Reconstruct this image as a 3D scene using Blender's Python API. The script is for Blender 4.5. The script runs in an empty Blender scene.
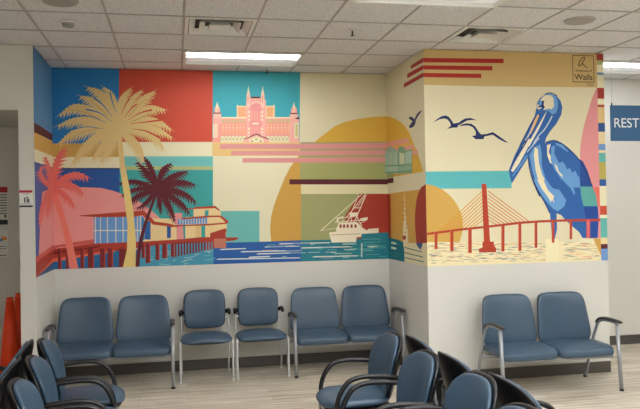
import bpy, bmesh, math, random
from mathutils import Vector, Matrix
random.seed(7)
PI = math.pi
scene = bpy.context.scene
COL = scene.collection
# ---------------------------------------------------------------- camera
FPX = 723.46
YAW, PITCH, ROLL = 0.19754, 0.01088, -0.01861
CAM = Vector((1.1239, -8.1887, 1.7270))
def cam_axes():
    cy, sy, cp, sp = math.cos(YAW), math.sin(YAW), math.cos(PITCH), math.sin(PITCH)
    f = Vector((sy*cp, cy*cp, sp)); r = Vector((cy, -sy, 0)); u = r.cross(f)
    c, s = math.cos(ROLL), math.sin(ROLL)
    return c*r + s*u, -s*r + c*u, f
RX, UX, FX = cam_axes()
cd = bpy.data.cameras.new('camera'); cam = bpy.data.objects.new('camera', cd); COL.objects.link(cam)
cd.sensor_width = 36; cd.lens = 36*FPX/640; cd.clip_start = 0.05
m3 = Matrix((RX, UX, -FX)).transposed()
cam.matrix_world = Matrix.Translation(CAM) @ m3.to_4x4()
scene.camera = cam
# ---------------------------------------------------------------- world, exposure
w = bpy.data.worlds.new('world'); scene.world = w; w.use_nodes = True
w.node_tree.nodes['Background'].inputs[0].default_value = (1.0, .97, .92, 1)
w.node_tree.nodes['Background'].inputs[1].default_value = 0.35
vs = scene.view_settings
vs.view_transform = 'Standard'; vs.look = 'None'; vs.gamma = 1; vs.use_curve_mapping = False
vs.exposure = 2.02
LAMP = 9.0          # strength of the ceiling lamps
PAINT = 1.0         # scale from picked colour to paint albedo
# ---------------------------------------------------------------- materials
def lin(c):
    c = c/255
    return c/12.92 if c <= .04045 else ((c+.055)/1.055)**2.4
def rgb(t, k=1.0): return tuple(min(.95, lin(v)*k) for v in t) + (1,)
MATS = {}
def mat(name, col, rough=.6, metal=0, k=1.0, noise=0, nscale=40, bump=0, spec=.5):
    if name in MATS: return MATS[name]
    m = bpy.data.materials.new(name); m.use_nodes = True; MATS[name] = m
    nt = m.node_tree; b = nt.nodes['Principled BSDF']
    b.inputs['Base Color'].default_value = rgb(col, k)
    b.inputs['Roughness'].default_value = rough; b.inputs['Metallic'].default_value = metal
    b.inputs['Specular IOR Level'].default_value = spec
    if noise or bump:
        tc = nt.nodes.new('ShaderNodeTexCoord'); n = nt.nodes.new('ShaderNodeTexNoise')
        n.inputs['Scale'].default_value = nscale; n.inputs['Detail'].default_value = 4
        nt.links.new(tc.outputs['Object'], n.inputs['Vector'])
        if noise:
            mx = nt.nodes.new('ShaderNodeMix'); mx.data_type = 'RGBA'
            a = rgb(col, k*(1-noise)); c = rgb(col, k*(1+noise))
            mx.inputs[6].default_value = a; mx.inputs[7].default_value = c
            nt.links.new(n.outputs['Fac'], mx.inputs[0]); nt.links.new(mx.outputs[2], b.inputs['Base Color'])
        if bump:
            bp = nt.nodes.new('ShaderNodeBump'); bp.inputs['Strength'].default_value = bump
            bp.inputs['Distance'].default_value = .002
            nt.links.new(n.outputs['Fac'], bp.inputs['Height']); nt.links.new(bp.outputs[0], b.inputs['Normal'])
    return m
def glow(name, col, s):
    m = bpy.data.materials.new(name); m.use_nodes = True
    b = m.node_tree.nodes['Principled BSDF']
    b.inputs['Base Color'].default_value = (.8, .8, .8, 1)
    b.inputs['Emission Color'].default_value = col; b.inputs['Emission Strength'].default_value = s
    return m
def paint(c):
    return mat('paint_%d_%d_%d' % c, c, rough=.55, k=PAINT, spec=.3)
M_wall = mat('wall_paint', (212, 209, 200), .6, bump=.15, nscale=180, spec=.3)
M_wall_grey = mat('hall_paint', (212, 209, 200), .6, bump=.15, nscale=180, spec=.3)
M_base = mat('baseboard_rubber', (82, 76, 70), .5)
M_vinyl = mat('blue_vinyl', (58, 80, 99), .35, noise=.06, nscale=9, bump=.12)
M_black = mat('black_plastic', (17, 17, 19), .38)
M_arm = mat('dark_urethane', (54, 51, 51), .5)
M_steel = mat('silver_metal', (158, 160, 163), .4, metal=.35)
M_chrome = mat('bright_steel', (205, 206, 204), .3, metal=.3)
M_rubber = mat('foot_rubber', (35, 32, 30), .7)
M_white = mat('white_enamel', (225, 224, 220), .4)
M_dark = mat('dark_slot', (25, 25, 27), .8)
# ---------------------------------------------------------------- mesh helpers
def link(name, bm, mats, parent=None, smooth=True):
    me = bpy.data.meshes.new(name)
    bmesh.ops.recalc_face_normals(bm, faces=bm.faces[:])
    bm.to_mesh(me); bm.free()
    for m in (mats if isinstance(mats, (list, tuple)) else [mats]): me.materials.append(m)
    if smooth:
        for p in me.polygons: p.use_smooth = True
    o = bpy.data.objects.new(name, me); COL.objects.link(o)
    if parent: o.parent = parent
    return o
def flat(name, bm, mats, parent=None): return link(name, bm, mats, parent, False)
def thing(name, label, cat, loc=(0, 0, 0), rz=0, group=None):
    o = bpy.data.objects.new(name, None); COL.objects.link(o); o.empty_display_size = .1
    o.location = loc; o.rotation_euler = (0, 0, rz)
    return tag(o, label, cat, group)
def tag(o, label, cat, group=None):
    o['label'] = label; o['category'] = cat
    if group: o['group'] = group
    return o
def struct(o): o['kind'] = 'structure'; return o
def copy_tree(o, parent=None):
    c = o.copy(); COL.objects.link(c)
    if parent: c.parent = parent
    for ch in list(o.children): copy_tree(ch, c)
    return c
def box(bm, lo, hi, mi=0, bev=0):
    r = bmesh.ops.create_cube(bm, size=1); vs_ = r['verts']
    for v in vs_:
        v.co = Vector([lo[i] + (v.co[i]+.5)*(hi[i]-lo[i]) for i in range(3)])
    fs = set(f for v in vs_ for f in v.link_faces)
    for f in fs: f.material_index = mi
    if bev:
        es = list(set(e for f in fs for e in f.edges))
        bmesh.ops.bevel(bm, geom=es, offset=bev, segments=2, affect='EDGES', profile=.7)
def quad(bm, pts, mi=0):
    f = bm.faces.new([bm.verts.new(p) for p in pts]); f.material_index = mi; return f
def smooth_path(pts, n=8):
    P = [Vector(p) for p in pts]; out = []
    for i in range(len(P)-1):
        p0 = P[max(i-1, 0)]; p1 = P[i]; p2 = P[i+1]; p3 = P[min(i+2, len(P)-1)]
        for k in range(n):
            t = k/n
            out.append(.5*((2*p1)+(p2-p0)*t+(2*p0-5*p1+4*p2-p3)*t*t+(3*p1-p0-3*p2+p3)*t**3))
    out.append(P[-1]); return out
def tube(bm, pts, r, r2=None, seg=12, mi=0, side=Vector((1, 0, 0)), taper=None):
    """sweep an ellipse (r across `side`, r2 the other way) along pts"""
    r2 = r2 or r; P = [Vector(p) for p in pts]; rings = []
    for i, p in enumerate(P):
        t = (P[min(i+1, len(P)-1)]-P[max(i-1, 0)]).normalized()
        s = (side - t*side.dot(t))
        if s.length < 1e-4: s = t.orthogonal()
        s.normalize(); u = t.cross(s); k = taper(i/(len(P)-1)) if taper else 1
        rings.append([bm.verts.new(p + s*math.cos(a)*r*k + u*math.sin(a)*r2*k) for a in [2*PI*j/seg for j in range(seg)]])
    for a, b in zip(rings, rings[1:]):
        for j in range(seg):
            f = bm.faces.new((a[j], a[(j+1) % seg], b[(j+1) % seg], b[j])); f.material_index = mi
    for rg in (rings[0], rings[-1]):
        f = bm.faces.new(rg); f.material_index = mi
def pad(bm, a, b, c, n=4.0, m=2.6, warp=None, nu=48, nv=20, mi=0):
    """superellipsoid cushion: a, b half sizes in plan (exponent n), c half thickness (exponent m)"""
    def sp(v, e): return math.copysign(abs(v)**e, v)
    rings = []
    top = bm.verts.new(warp(Vector((0, 0, c))) if warp else (0, 0, c))
    bot = bm.verts.new(warp(Vector((0, 0, -c))) if warp else (0, 0, -c))
    for i in range(1, nv):
        ph = PI/2 - PI*i/nv; ring = []
        for j in range(nu):
            th = 2*PI*j/nu
            v = Vector((a*sp(math.cos(ph), 2/m)*sp(math.cos(th), 2/n), b*sp(math.cos(ph), 2/m)*sp(math.sin(th), 2/n), c*sp(math.sin(ph), 2/m)))
            ring.append(bm.verts.new(warp(v) if warp else v))
        rings.append(ring)
    for A, B in zip(rings, rings[1:]):
        for j in range(nu): bm.faces.new((A[j], B[j], B[(j+1) % nu], A[(j+1) % nu])).material_index = mi
    for j in range(nu):
        bm.faces.new((top, rings[0][j], rings[0][(j+1) % nu])).material_index = mi
        bm.faces.new((bot, rings[-1][(j+1) % nu], rings[-1][j])).material_index = mi
def disc(bm, c, r, h, seg=32, mi=0, r2=None):
    res = bmesh.ops.create_cone(bm, cap_ends=True, segments=seg, radius1=r, radius2=r if r2 is None else r2, depth=h)
    for v in res['verts']: v.co += Vector(c) + Vector((0, 0, h/2))
    for f in set(f for v in res['verts'] for f in v.link_faces): f.material_index = mi
def text_bm(s, size, offset=0.0):
    cu = bpy.data.curves.new('txt', 'FONT'); cu.body = s; cu.size = size; cu.offset = offset
    cu.align_x = 'LEFT'; cu.align_y = 'BOTTOM_BASELINE'
    o = bpy.data.objects.new('txt', cu); COL.objects.link(o)
    dg = bpy.context.evaluated_depsgraph_get()
    me = bpy.data.meshes.new_from_object(o.evaluated_get(dg))
    bm = bmesh.new(); bm.from_mesh(me)
    bpy.data.objects.remove(o); bpy.data.curves.remove(cu); bpy.data.meshes.remove(me)
    return bm
def add_text(bm, s, origin, width, height, mi=0, ux=Vector((1, 0, 0)), uz=Vector((0, 0, 1)), offset=0.0):
    """lettering laid on a surface, fitted to width x height from the lower left corner `origin`"""
    tb = text_bm(s, 1, offset)
    xs = [v.co.x for v in tb.verts]; ys = [v.co.y for v in tb.verts]
    x0, x1, y0, y1 = min(xs), max(xs), min(ys), max(ys); mp = {}
    for v in tb.verts:
        mp[v] = bm.verts.new(Vector(origin) + ux*((v.co.x-x0)/(x1-x0)*width) + uz*((v.co.y-y0)/(y1-y0)*height))
    for f in tb.faces:
        try: bm.faces.new([mp[v] for v in f.verts]).material_index = mi
        except ValueError: pass
    tb.free()
# ---------------------------------------------------------------- room measures
T = 0.6096                       # ceiling tile
H = 3.34
XL, XC, XR = -0.159, 3.579, 5.57 # left step, right step, end of the pelican wall
YL, YP = -1.048, -1.322          # front faces of the left pillar wall and of the pelican wall
ZB = 1.168                       # lower edge of the mural
GY = 0.2204                      # offset of the ceiling grid
XW, XE, YS = -3.2, 9.2, -11.0    # rest of the room
AX0, AX1, AY, AZ = -2.2, -0.297, 0.293, 2.732   # alcove opening on the left

# floor
def floor_mat():
    m = bpy.data.materials.new('vinyl_plank'); m.use_nodes = True; nt = m.node_tree; N = nt.nodes; L = nt.links
    b = N['Principled BSDF']; b.inputs['Roughness'].default_value = .42; b.inputs['Specular IOR Level'].default_value = .4
    tc = N.new('ShaderNodeTexCoord')
    br = N.new('ShaderNodeTexBrick'); br.offset = .37
    for k, v in (('Scale', 1), ('Brick Width', 1.22), ('Row Height', .152), ('Mortar Size', .0012), ('Bias', 0)): br.inputs[k].default_value = v
    br.inputs['Color1'].default_value = rgb((204, 192, 172)); br.inputs['Color2'].default_value = rgb((226, 217, 200)); br.inputs['Mortar'].default_value = rgb((130, 116, 100))
    L.new(tc.outputs['Object'], br.inputs['Vector'])
    mp = N.new('ShaderNodeMapping'); mp.inputs['Scale'].default_value = (1.1, 16, 1); L.new(tc.outputs['Object'], mp.inputs['Vector'])
    n = N.new('ShaderNodeTexNoise'); n.inputs['Scale'].default_value = 1.6; n.inputs['Detail'].default_value = 6; L.new(mp.outputs[0], n.inputs['Vector'])
    cr = N.new('ShaderNodeValToRGB'); cr.color_ramp.elements[0].position = .36; cr.color_ramp.elements[0].color = rgb((196, 188, 176)); cr.color_ramp.elements[1].position = .62; cr.color_ramp.elements[1].color = (1, 1, 1, 1)
    L.new(n.outputs['Fac'], cr.inputs[0])
    mx = N.new('ShaderNodeMix'); mx.data_type = 'RGBA'; mx.blend_type = 'MULTIPLY'; mx.inputs[0].default_value = .85
    L.new(br.outputs['Color'], mx.inputs[6]); L.new(cr.outputs[0], mx.inputs[7]); L.new(mx.outputs[2], b.inputs['Base Color'])
    return m
bm = bmesh.new(); box(bm, (XW, YS, -.1), (XE, .5, 0)); struct(flat('floor', bm, floor_mat()))
# ceiling: tiles in a grid, some cells taken by lamps and vents
def tile_mat():
    m = bpy.data.materials.new('ceiling_tile'); m.use_nodes = True; nt = m.node_tree; N = nt.nodes; L = nt.links
    b = N['Principled BSDF']; b.inputs['Roughness'].default_value = .9; b.inputs['Specular IOR Level'].default_value = .1
    tc = N.new('ShaderNodeTexCoord'); n = N.new('ShaderNodeTexNoise'); n.inputs['Scale'].default_value = 60; n.inputs['Detail'].default_value = 5; n.inputs['Roughness'].default_value = .7
    L.new(tc.outputs['Object'], n.inputs['Vector'])
    cr = N.new('ShaderNodeValToRGB'); cr.color_ramp.elements[0].position = .34; cr.color_ramp.elements[0].color = rgb((190, 188, 188)); cr.color_ramp.elements[1].position = .52; cr.color_ramp.elements[1].color = rgb((226, 224, 224))
    L.new(n.outputs['Fac'], cr.inputs[0]); L.new(cr.outputs[0], b.inputs['Base Color'])
    bp = N.new('ShaderNodeBump'); bp.inputs['Strength'].default_value = .3; bp.inputs['Distance'].default_value = .003
    L.new(n.outputs['Fac'], bp.inputs['Height']); L.new(bp.outputs[0], b.inputs['Normal'])
    return m
M_bar = mat('grid_bar', (176, 171, 166), .6)
lamps = [(2, 1), (4, 5), (9, 1), (11, 5), (2, 8), (6, 8), (10, 8), (2, 10), (5, 10), (9, 10), (4, 12), (0, 12), (8, 12), (2, 15), (6, 15), (-2, 15), (10, 15)]   # (column, row) of the far left cell of each two-cell lamp
vents = [(2, 3), (6, 3)]
taken = set(vents) | set((c+d, r) for c, r in lamps for d in (0, 1))
bm = bmesh.new(); zc = H+.006
for c in range(-6, 16):
    for r in range(-1, 19):
        if (c, r) in taken: continue
        x0, x1 = max(XW, c*T), min(XE, (c+1)*T); y1, y0 = min(.5, GY-r*T), max(YS, GY-(r+1)*T)
        if x1 <= x0 or y1 <= y0: continue
        quad(bm, [(x0, y0, zc), (x1, y0, zc), (x1, y1, zc), (x0, y1, zc)])
for c in range(-5, 16):
    for r in range(-1, 19):
        if any((c-1, r) == (a, b) for a, b in lamps): continue
        box(bm, (c*T-.009, max(YS, GY-(r+1)*T), H), (c*T+.009, min(.45, GY-r*T), H+.03), 1)
for r in range(0, 19):
    box(bm, (XW, GY-r*T-.009, H+.0006), (XE, GY-r*T+.009, H+.03), 1)
box(bm, (XW, YS, H+.2), (XE, .5, H+.25), 0)
struct(flat('ceiling', bm, [tile_mat(), M_bar]))
# walls
def wall(name, lo, hi, m=M_wall):
    bm = bmesh.new(); box(bm, lo, hi); return struct(flat(name, bm, m))
wall('wall_back', (XL, 0, 0), (XC, .12, H))
wall('wall_step_block', (XC, YP, 0), (XR, .12, H)).name = 'wall_right'
wall('wall_hall', (XR, 0, 0), (XE, .12, H), M_wall_grey)
bm = bmesh.new(); box(bm, (AX1, YL, 0), (XL, .42, H)); box(bm, (AX0, YL, AZ), (AX1, AY, H)); box(bm, (XW, YL, 0), (AX0, .42, H)); box(bm, (AX0, AY, 0), (AX1, .42, H))
struct(flat('wall_left', bm, M_wall))
wall('wall_west', (XW-.12, YS, 0), (XW, .42, H)); wall('wall_east', (XE, YS, 0), (XE+.12, .12, H)); wall('wall_south', (XW, YS-.12, 0), (XE, YS, H))
# baseboards
def basebd(name, lo, hi):
    bm = bmesh.new(); box(bm, lo, hi, 0, .003); return struct(flat(name, bm, M_base))
basebd('baseboard_back', (XL+.012, -.012, 0), (XC-.012, 0, .115))
basebd('baseboard_left', (XL, YL, 0), (XL+.012, 0, .115))
basebd('baseboard_step', (XC-.012, YP, 0), (XC, -.0, .115))
basebd('baseboard_right', (XC-.012, YP-.012, 0), (XR, YP, .115))
basebd('baseboard_hall', (XR, -.012, 0), (XE, 0, .115))
basebd('baseboard_alcove', (AX0, AY-.012, 0), (AX1, AY, .115))
# ---------------------------------------------------------------- ceiling lamps
M_lens = glow('lamp_lens', (.93, .965, 1, 1), LAMP)
M_lens_near = glow('lamp_lens_dimmed', (.95, .97, 1, 1), LAMP*.5)
M_lens2 = glow('lamp_lens_soft', (.97, .97, 1, 1), LAMP*.006)
def make_lamp():
    t = thing('ceiling_light', '', 'light', group='recessed ceiling troffers')
    bm = bmesh.new(); W, D = 2*T-.018, T-.018
    for lo, hi in (((0, 0, 0), (W, .022, .05)), ((0, D-.022, 0), (W, D, .05)), ((0, 0, 0), (.03, D, .05)), ((W-.03, 0, 0), (W, D, .05)), ((0, 0, .045), (W, D, .055))):
        box(bm, lo, hi)
    flat('frame', bm, M_white, t)
    bm = bmesh.new(); box(bm, (.03, .022, .012), (W-.03, D*.5, .044), 0, .006); flat('lens', bm, M_lens, t)
    bm = bmesh.new(); quad(bm, [(.03, D*.5+.002, .012), (W-.03, D*.5+.002, .012), (W-.03, D-.022, .03), (.03, D-.022, .03)]); flat('reflector', bm, M_lens2, t)
    return t
proto = make_lamp()
LL = {0: 'long bright ceiling light nearest the back wall, above the pink hotel painting', 1: 'bright ceiling light cut off by the top edge, above the right side of the room',
      2: 'bright ceiling light in the hall beyond the pelican wall, above the blue sign'}
for i, (c, r) in sorted(enumerate(lamps), reverse=True):
    o = copy_tree(proto) if i else proto
    o.location = (c*T+.009, GY-(r+1)*T+.009, H-.014)
    if i in (0, 2):       # lens glow turned down to keep the nearby walls from washing out
        ch = [k for k in o.children if k.name.startswith('lens')][0]; ch.data = ch.data.copy(); ch.data.materials[0] = M_lens_near
    if i in LL: o['label'] = LL[i]
    else:  # lamps out of view, added and spread out for fill light
        o['label'] = 'unseen recessed white ceiling light added to fill the room with light'
        o['group'] = 'added ceiling lights outside the view'
# vents
def make_vent():
    t = thing('ceiling_vent', '', 'vent', group='square ceiling vents')
    bm = bmesh.new(); S = T-.02
    def ring(i0, z0, i1, z1, mi=0):
        a = [(i0, i0, z0), (S-i0, i0, z0), (S-i0, S-i0, z0), (i0, S-i0, z0)]; b = [(i1, i1, z1), (S-i1, i1, z1), (S-i1, S-i1, z1), (i1, S-i1, z1)]
        for k in range(4): quad(bm, [a[k], a[(k+1) % 4], b[(k+1) % 4], b[k]], mi)
    ring(0, 0, .03, -.004); flat('frame', bm, M_white, t)
    for i0, w_ in ((.035, .055), (.12, .055), (.2, .03)):
        bm = bmesh.new(); ring(i0, -.004, i0+w_, .04)
        if w_ == .03: quad(bm, [(.21, .21, -.004), (S-.21, .21, -.004), (S-.21, S-.21, -.004), (.21, S-.21, -.004)])
        flat('vane', bm, M_white, t)
    bm = bmesh.new(); quad(bm, [(0, 0, .06), (S, 0, .06), (S, S, .06), (0, S, .06)]); ring(.03, -.004, .0, .06)
    flat('duct_opening', bm, mat('duct_grey', (92, 88, 86), .8), t)
    return t
v = make_vent()
for i, (c, r) in enumerate(vents):
    o = v if i == 0 else copy_tree(v)
    o.location = (c*T+.01, GY-(r+1)*T+.01, H)
    o['label'] = ('square white ceiling vent beside the long light, over the red and teal painting', 'square ceiling vent with dark slots above the red stripes of the pelican wall')[i]
def speaker(x, y, label):
    t = thing('ceiling_speaker', label, 'speaker', (x, y, H-.008), group='round ceiling speakers')
    bm = bmesh.new(); disc(bm, (0, 0, 0), .125, .016, 40, r2=.135); flat('trim_ring', bm, M_bar, t)
    bm = bmesh.new(); disc(bm, (0, 0, -.003), .108, .004, 40); flat('grille', bm, mat('speaker_mesh', (165, 158, 152), .7, bump=1, nscale=300), t)
speaker(.5*T, -2.523, 'round ceiling speaker at the upper left, cut by the top edge')
speaker(7.5*T, -2.523, 'round ceiling speaker above the pelican painting')
t = thing('smoke_detector', 'small round smoke detector on the ceiling above the tan palm', 'smoke detector', (.28, -1.93, H))
bm = bmesh.new(); disc(bm, (0, 0, -.012), .065, .0125, 32); flat('base_ring', bm, M_white, t)
bm = bmesh.new(); disc(bm, (0, 0, -.04), .042, .028, 32, r2=.052); flat('sensor_cap', bm, mat('grey_cap', (150, 147, 143), .5), t)
def sprinkler(x, y, label):
    t = thing('sprinkler_head', label, 'sprinkler', (x, y, H), group='ceiling sprinkler heads')
    bm = bmesh.new(); disc(bm, (0, 0, -.006), .035, .0065, 24); flat('escutcheon', bm, M_white, t)
    bm = bmesh.new(); disc(bm, (0, 0, -.05), .007, .045, 12); disc(bm, (0, 0, -.052), .018, .003, 16); flat('head', bm, M_arm, t)
sprinkler(2.69, -1.97, 'small sprinkler head hanging from the ceiling in front of the cream wall corner')
sprinkler(2.154, -.17, 'small white sprinkler head close to the wall, behind the long ceiling light')
# ---------------------------------------------------------------- chairs
V = Vector
def arc(c, r, a0, a1, n=8):   # in the YZ plane
    return [V((c[0], c[1]+r*math.cos(a0+(a1-a0)*i/n), c[2]+r*math.sin(a0+(a1-a0)*i/n))) for i in range(n+1)]
def make_loveseat():
    t = thing('loveseat', '', 'chair', group='two-seat benches with silver legs')
    for s in (-1, 1):
        bm = bmesh.new()
        def wp(v, s=s):
            x, y, z = v; z2 = z + .016*math.cos(min(1, abs(y)/.26)*PI/2) - (.02*max(0, -y-.14)/.12 if y < -.14 else 0)
            return V((x+s*.289, y-.03, z2+.370))
        pad(bm, .288, .245, .052, 10, 4, wp); link('seat', bm, M_vinyl, t)
        bm = bmesh.new()
        def wb(v, s=s):
            x, y, z = v            # y is up in plan, z is thickness
            k = (y+.235)/.47; xx = x*(1-.17*k); bow = .03*(1-(x/.27)**2)
            return V((xx+s*.293, .17+.09*k+z+bow-.02, .403+.235+y*1.04))
        pad(bm, .298, .235, .034, 6, 3.2, wb); link('backrest', bm, M_vinyl, t)
        bm = bmesh.new()
        def wc(v, s=s):
            x, y, z = v; k = (y+.235)/.47
            return V((x*(1-.15*k)+s*.293, .205+.09*k+z, .645+y*1.0))
        pad(bm, .262, .23, .016, 7, 5, wc); link('back_shell', bm, M_arm, t)
        # side frame: front leg, arch, rear leg
        X = s*.592
        bm = bmesh.new(); tube(bm, [(X, -.315, .012), (X, -.265, .60)], .018, .020); 
        link('leg', bm, M_steel, t)
        bm = bmesh.new()
        tube(bm, smooth_path([(X, -.265, .60), (X, -.25, .624), (X, -.19, .634), (X, -.05, .632), (X, .04, .60), (X, .09, .52), (X, .15, .40), (X, .295, .012)], 6), .014, .018)
        link('leg', bm, M_steel, t)
        bm = bmesh.new(); tube(bm, smooth_path([(X, -.325, .640), (X, -.25, .648), (X, -.08, .650), (X, .02, .630), (X, .065, .59)], 5), .028, .014, taper=lambda k: .85+.15*math.sin(PI*k)); link('armrest', bm, M_arm, t)
        for y, z in ((-.317, 0), (.299, 0)):
            bm = bmesh.new(); disc(bm, (X, y, z), .02, .022, 16); link('foot', bm, M_rubber, t)
    bm = bmesh.new(); box(bm, (-.59, -.20, .29), (.59, -.165, .325), 0, .004); box(bm, (-.59, .10, .29), (.59, .135, .325), 0, .004)
    for x in (-.30, 0, .30): box(bm, (x-.015, -.2, .295), (x+.015, .13, .322))
    for x in (-.25, .25): box(bm, (x-.02, .115, .31), (x+.02, .235, .335)); box(bm, (x-.02, .225, .31), (x+.02, .24, .58))
    flat('seat_frame', bm, M_steel, t)
    return t
lv = make_loveseat()
for i, (x, y, lab) in enumerate(((.485, -.51, 'blue two-seat bench with silver legs at the left, below the painted palms'), (2.932, -.375, 'blue two-seat bench with silver legs below the painted boat, in the inner corner'), (4.61, -1.75, 'blue two-seat bench with silver legs alone against the pelican wall'))):
    o = lv if i == 0 else copy_tree(lv); o.location = (x, y, 0); o['label'] = lab

def make_sidechair():
    t = thing('side_chair', '', 'chair', group='single armchairs with thin bright legs')
    bm = bmesh.new()
    def ws(v):
        x, y, z = v; return V((x*(1+.05*(-y/.24)), y-.03, .455+z+.012*(1-(x/.25)**2)-(.018*max(0, -y-.12)/.12)-.035))
    pad(bm, .265, .24, .04, 4.4, 2.6, ws); link('seat', bm, M_vinyl, t)
    bm = bmesh.new(); pad(bm, .235, .215, .02, 5, 4, lambda v: V((v.x, v.y-.02, .395+v.z))); link('seat_pan', bm, M_black, t)
    bm = bmesh.new()
    def wb(v):
        x, y, z = v; k = (y+.17)/.34; return V((x*(1.0-.05*abs(k-.55)), .165+.05*k+z-.045*(x/.24)**2+.03, .69+y*1.22+ .012*(1-(x/.24)**2)*(1 if y > 0 else -.6)))
    pad(bm, .222, .158, .028, 5.4, 2.8, wb); link('backrest', bm, M_vinyl, t)
    bm = bmesh.new()
    def wc(v):
        x, y, z = v; p = wb(V((x, y, 0))); return V((p.x, p.y+.022+z, p.z))
    pad(bm, .228, .164, .016, 5.4, 4, wc); link('back_shell', bm, M_black, t)
    for s in (-1, 1):
        X = s*.262
        bm = bmesh.new(); tube(bm, smooth_path([(X*1.03, -.235, .012), (X*1.03, -.225, .34), (X*1.025, -.215, .40), (X*1.0, -.16, .41)], 4), .0115); link('leg', bm, M_chrome, t)
        bm = bmesh.new(); tube(bm, smooth_path([(X*.97, .22, .012), (X*.97, .15, .41), (X*.97, .165, .60), (X, .17, .66)], 5), .0095); link('leg', bm, M_chrome, t)
        bm = bmesh.new(); tube(bm, [(X*1.0, -.17, .41), (X*.97, .152, .41)], .009); link('side_rail', bm, M_chrome, t)
        bm = bmesh.new(); tube(bm, smooth_path([(X*1.0, .10, .655), (X*1.01, .13, .67), (X*1.0, .17, .675), (X*.9, .215, .66)], 5), .017, .024, side=V((1, 0, 0))); link('armrest', bm, M_black, t)
        for y, xx in ((-.236, X*1.03), (.222, X*.97)):
            bm = bmesh.new(); disc(bm, (xx, y, 0), .013, .018, 14); link('foot', bm, M_white, t)
    for ps in ([(-.25, .152, .41), (.25, .152, .41)], [(-.258, -.175, .41), (.258, -.175, .41)], [(-.252, .165, .60), (-.19, .2, .60), (.19, .2, .60), (.252, .165, .60)]):
        bm = bmesh.new(); tube(bm, ps, .009); link('cross_rail', bm, M_chrome, t)
    return t
sc = make_sidechair()
for i, (x, y, lab) in enumerate(((1.42, -.375, 'blue single armchair with thin bright legs, left of its twin, beside the left bench'), (2.005, -.37, 'blue single armchair with thin bright legs, right of its twin, beside the boat-side bench'))):
    o = sc if i == 0 else copy_tree(sc); o.location = (x, y, 0); o['label'] = lab

def make_armchair():       # faces +X
    t = thing('waiting_room_armchair', '', 'chair', group='armchairs with black loop arms in the foreground rows')
    bm = bmesh.new()
    def ws(v):
        x, y, z = v; kx = (x+.24)/.48
        return V((x+.03, y*(.94+.08*kx), .455+z+.014*(1-(y/.26)**2)-(.03*((x-.1)/.14)**2 if x > .1 else 0)))
    pad(bm, .24, .25, .04, 3.2, 2.5, ws); link('seat', bm, M_vinyl, t)
    bm = bmesh.new(); pad(bm, .225, .235, .022, 3.4, 3.5, lambda v: V((v.x+.025, v.y, .412+v.z))); link('seat_pan', bm, M_black, t)
    def wb(v, off=0):
        x, y, z = v            # x across (chair Y), y up, z thickness (toward -X)
        k = (y+.21)/.42; wtop = .86+.17*min(1, max(0, k))**.7
        X = -.195-.095*k-.035*math.sin(PI*k)*0 + .055*(x/.25)**2 + off
        return V((X+z, x*wtop, .655+y))
    bm = bmesh.new(); pad(bm, .266, .212, .028, 2.7, 2.5, lambda v: wb(v, .012)); link('backrest', bm, M_vinyl, t)
    bm = bmesh.new(); pad(bm, .276, .222, .02, 2.8, 3.0, lambda v: wb(v, -.016)); link('back_shell', bm, M_black, t)
    for s in (-1, 1):
        Y = s*.27
        bm = bmesh.new()
        path = smooth_path([(-.235, Y*.86, .61), (-.19, Y*.99, .632), (-.08, Y*1.02, .646), (.04, Y*1.02, .646), (.12, Y*1.01, .618), (.172, Y, .55), (.195, Y*.98, .48), (.20, Y*.93, .42)], 6)
        tube(bm, path, .021, .016, side=V((0, 1, 0))); link('armrest', bm, M_black, t)
        bm = bmesh.new(); tube(bm, [(.20, Y*.93, .43), (.225, Y*.97, .012)], .013); link('leg', bm, M_steel, t)
        bm = bmesh.new(); tube(bm, smooth_path([(-.235, Y*.84, .62), (-.225, Y*.9, .5), (-.22, Y*.95, .4), (-.26, Y*.97, .012)], 5), .011, .015, side=V((1, 0, 0))); link('leg', bm, M_steel, t)
        for x in (.225, -.26):
            bm = bmesh.new(); disc(bm, (x, Y*.97, 0), .017, .02, 14); link('foot', bm, M_rubber, t)
    bm = bmesh.new(); tube(bm, [(.2, -.25, .415), (.2, .25, .415)], .011); tube(bm, [(-.2, -.25, .415), (-.2, .25, .415)], .011)
    for y in (-.25, .25): tube(bm, [(-.22, y, .415), (.2, y, .415)], .011)
    link('seat_frame', bm, M_steel, t)
    return t
ac = make_armchair(); first = True
rows = []
nm = ['farthest', 'second', 'third', 'nearest']
for k, (x, y) in enumerate(((.48, -2.82), (.525, -3.47), (.57, -4.14), (.61, -4.78))):
    rows.append((x, y, math.radians(4), ('left foreground row facing right, its farthest chair, with black loop arms', 'left foreground row facing right, second chair from the back wall', 'left foreground row facing right, third chair from the back wall', 'left foreground row facing right, nearest chair barely peeking over the bottom edge')[k]))
for k, (x, y) in enumerate(((-.17, -2.90), (-.125, -3.54), (-.09, -4.18))):
    rows.append((x, y, math.radians(184), ('dark-backed armchair at the left edge facing away, farthest one, before the orange cones', 'dark-backed armchair at the left edge facing away, middle one of three', 'dark-backed armchair at the left edge facing away, nearest one, mostly out of frame')[k]))
for k, (x, y) in enumerate(((2.33, -3.32), (2.32, -4.04), (2.38, -4.68), (2.31, -5.33))):
    rows.append((x, y, PI, ('right foreground row facing left, farthest chair, seat and loop arm fully visible', 'right foreground row facing left, second chair from the back wall', 'right foreground row facing left, third chair from the back wall', 'right foreground row facing left, nearest chair, only its rounded top in view')[k]))
for k, (x, y) in enumerate(((2.98, -3.48), (2.98, -4.12), (3.03, -4.74))):
    rows.append((x, y, 0, ('right foreground row facing away, black-shelled chair farthest back, in front of the corner', 'right foreground row facing away, black-shelled chair in the middle', 'right foreground row facing away, black-shelled chair nearest, in front of the right bench')[k]))
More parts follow.
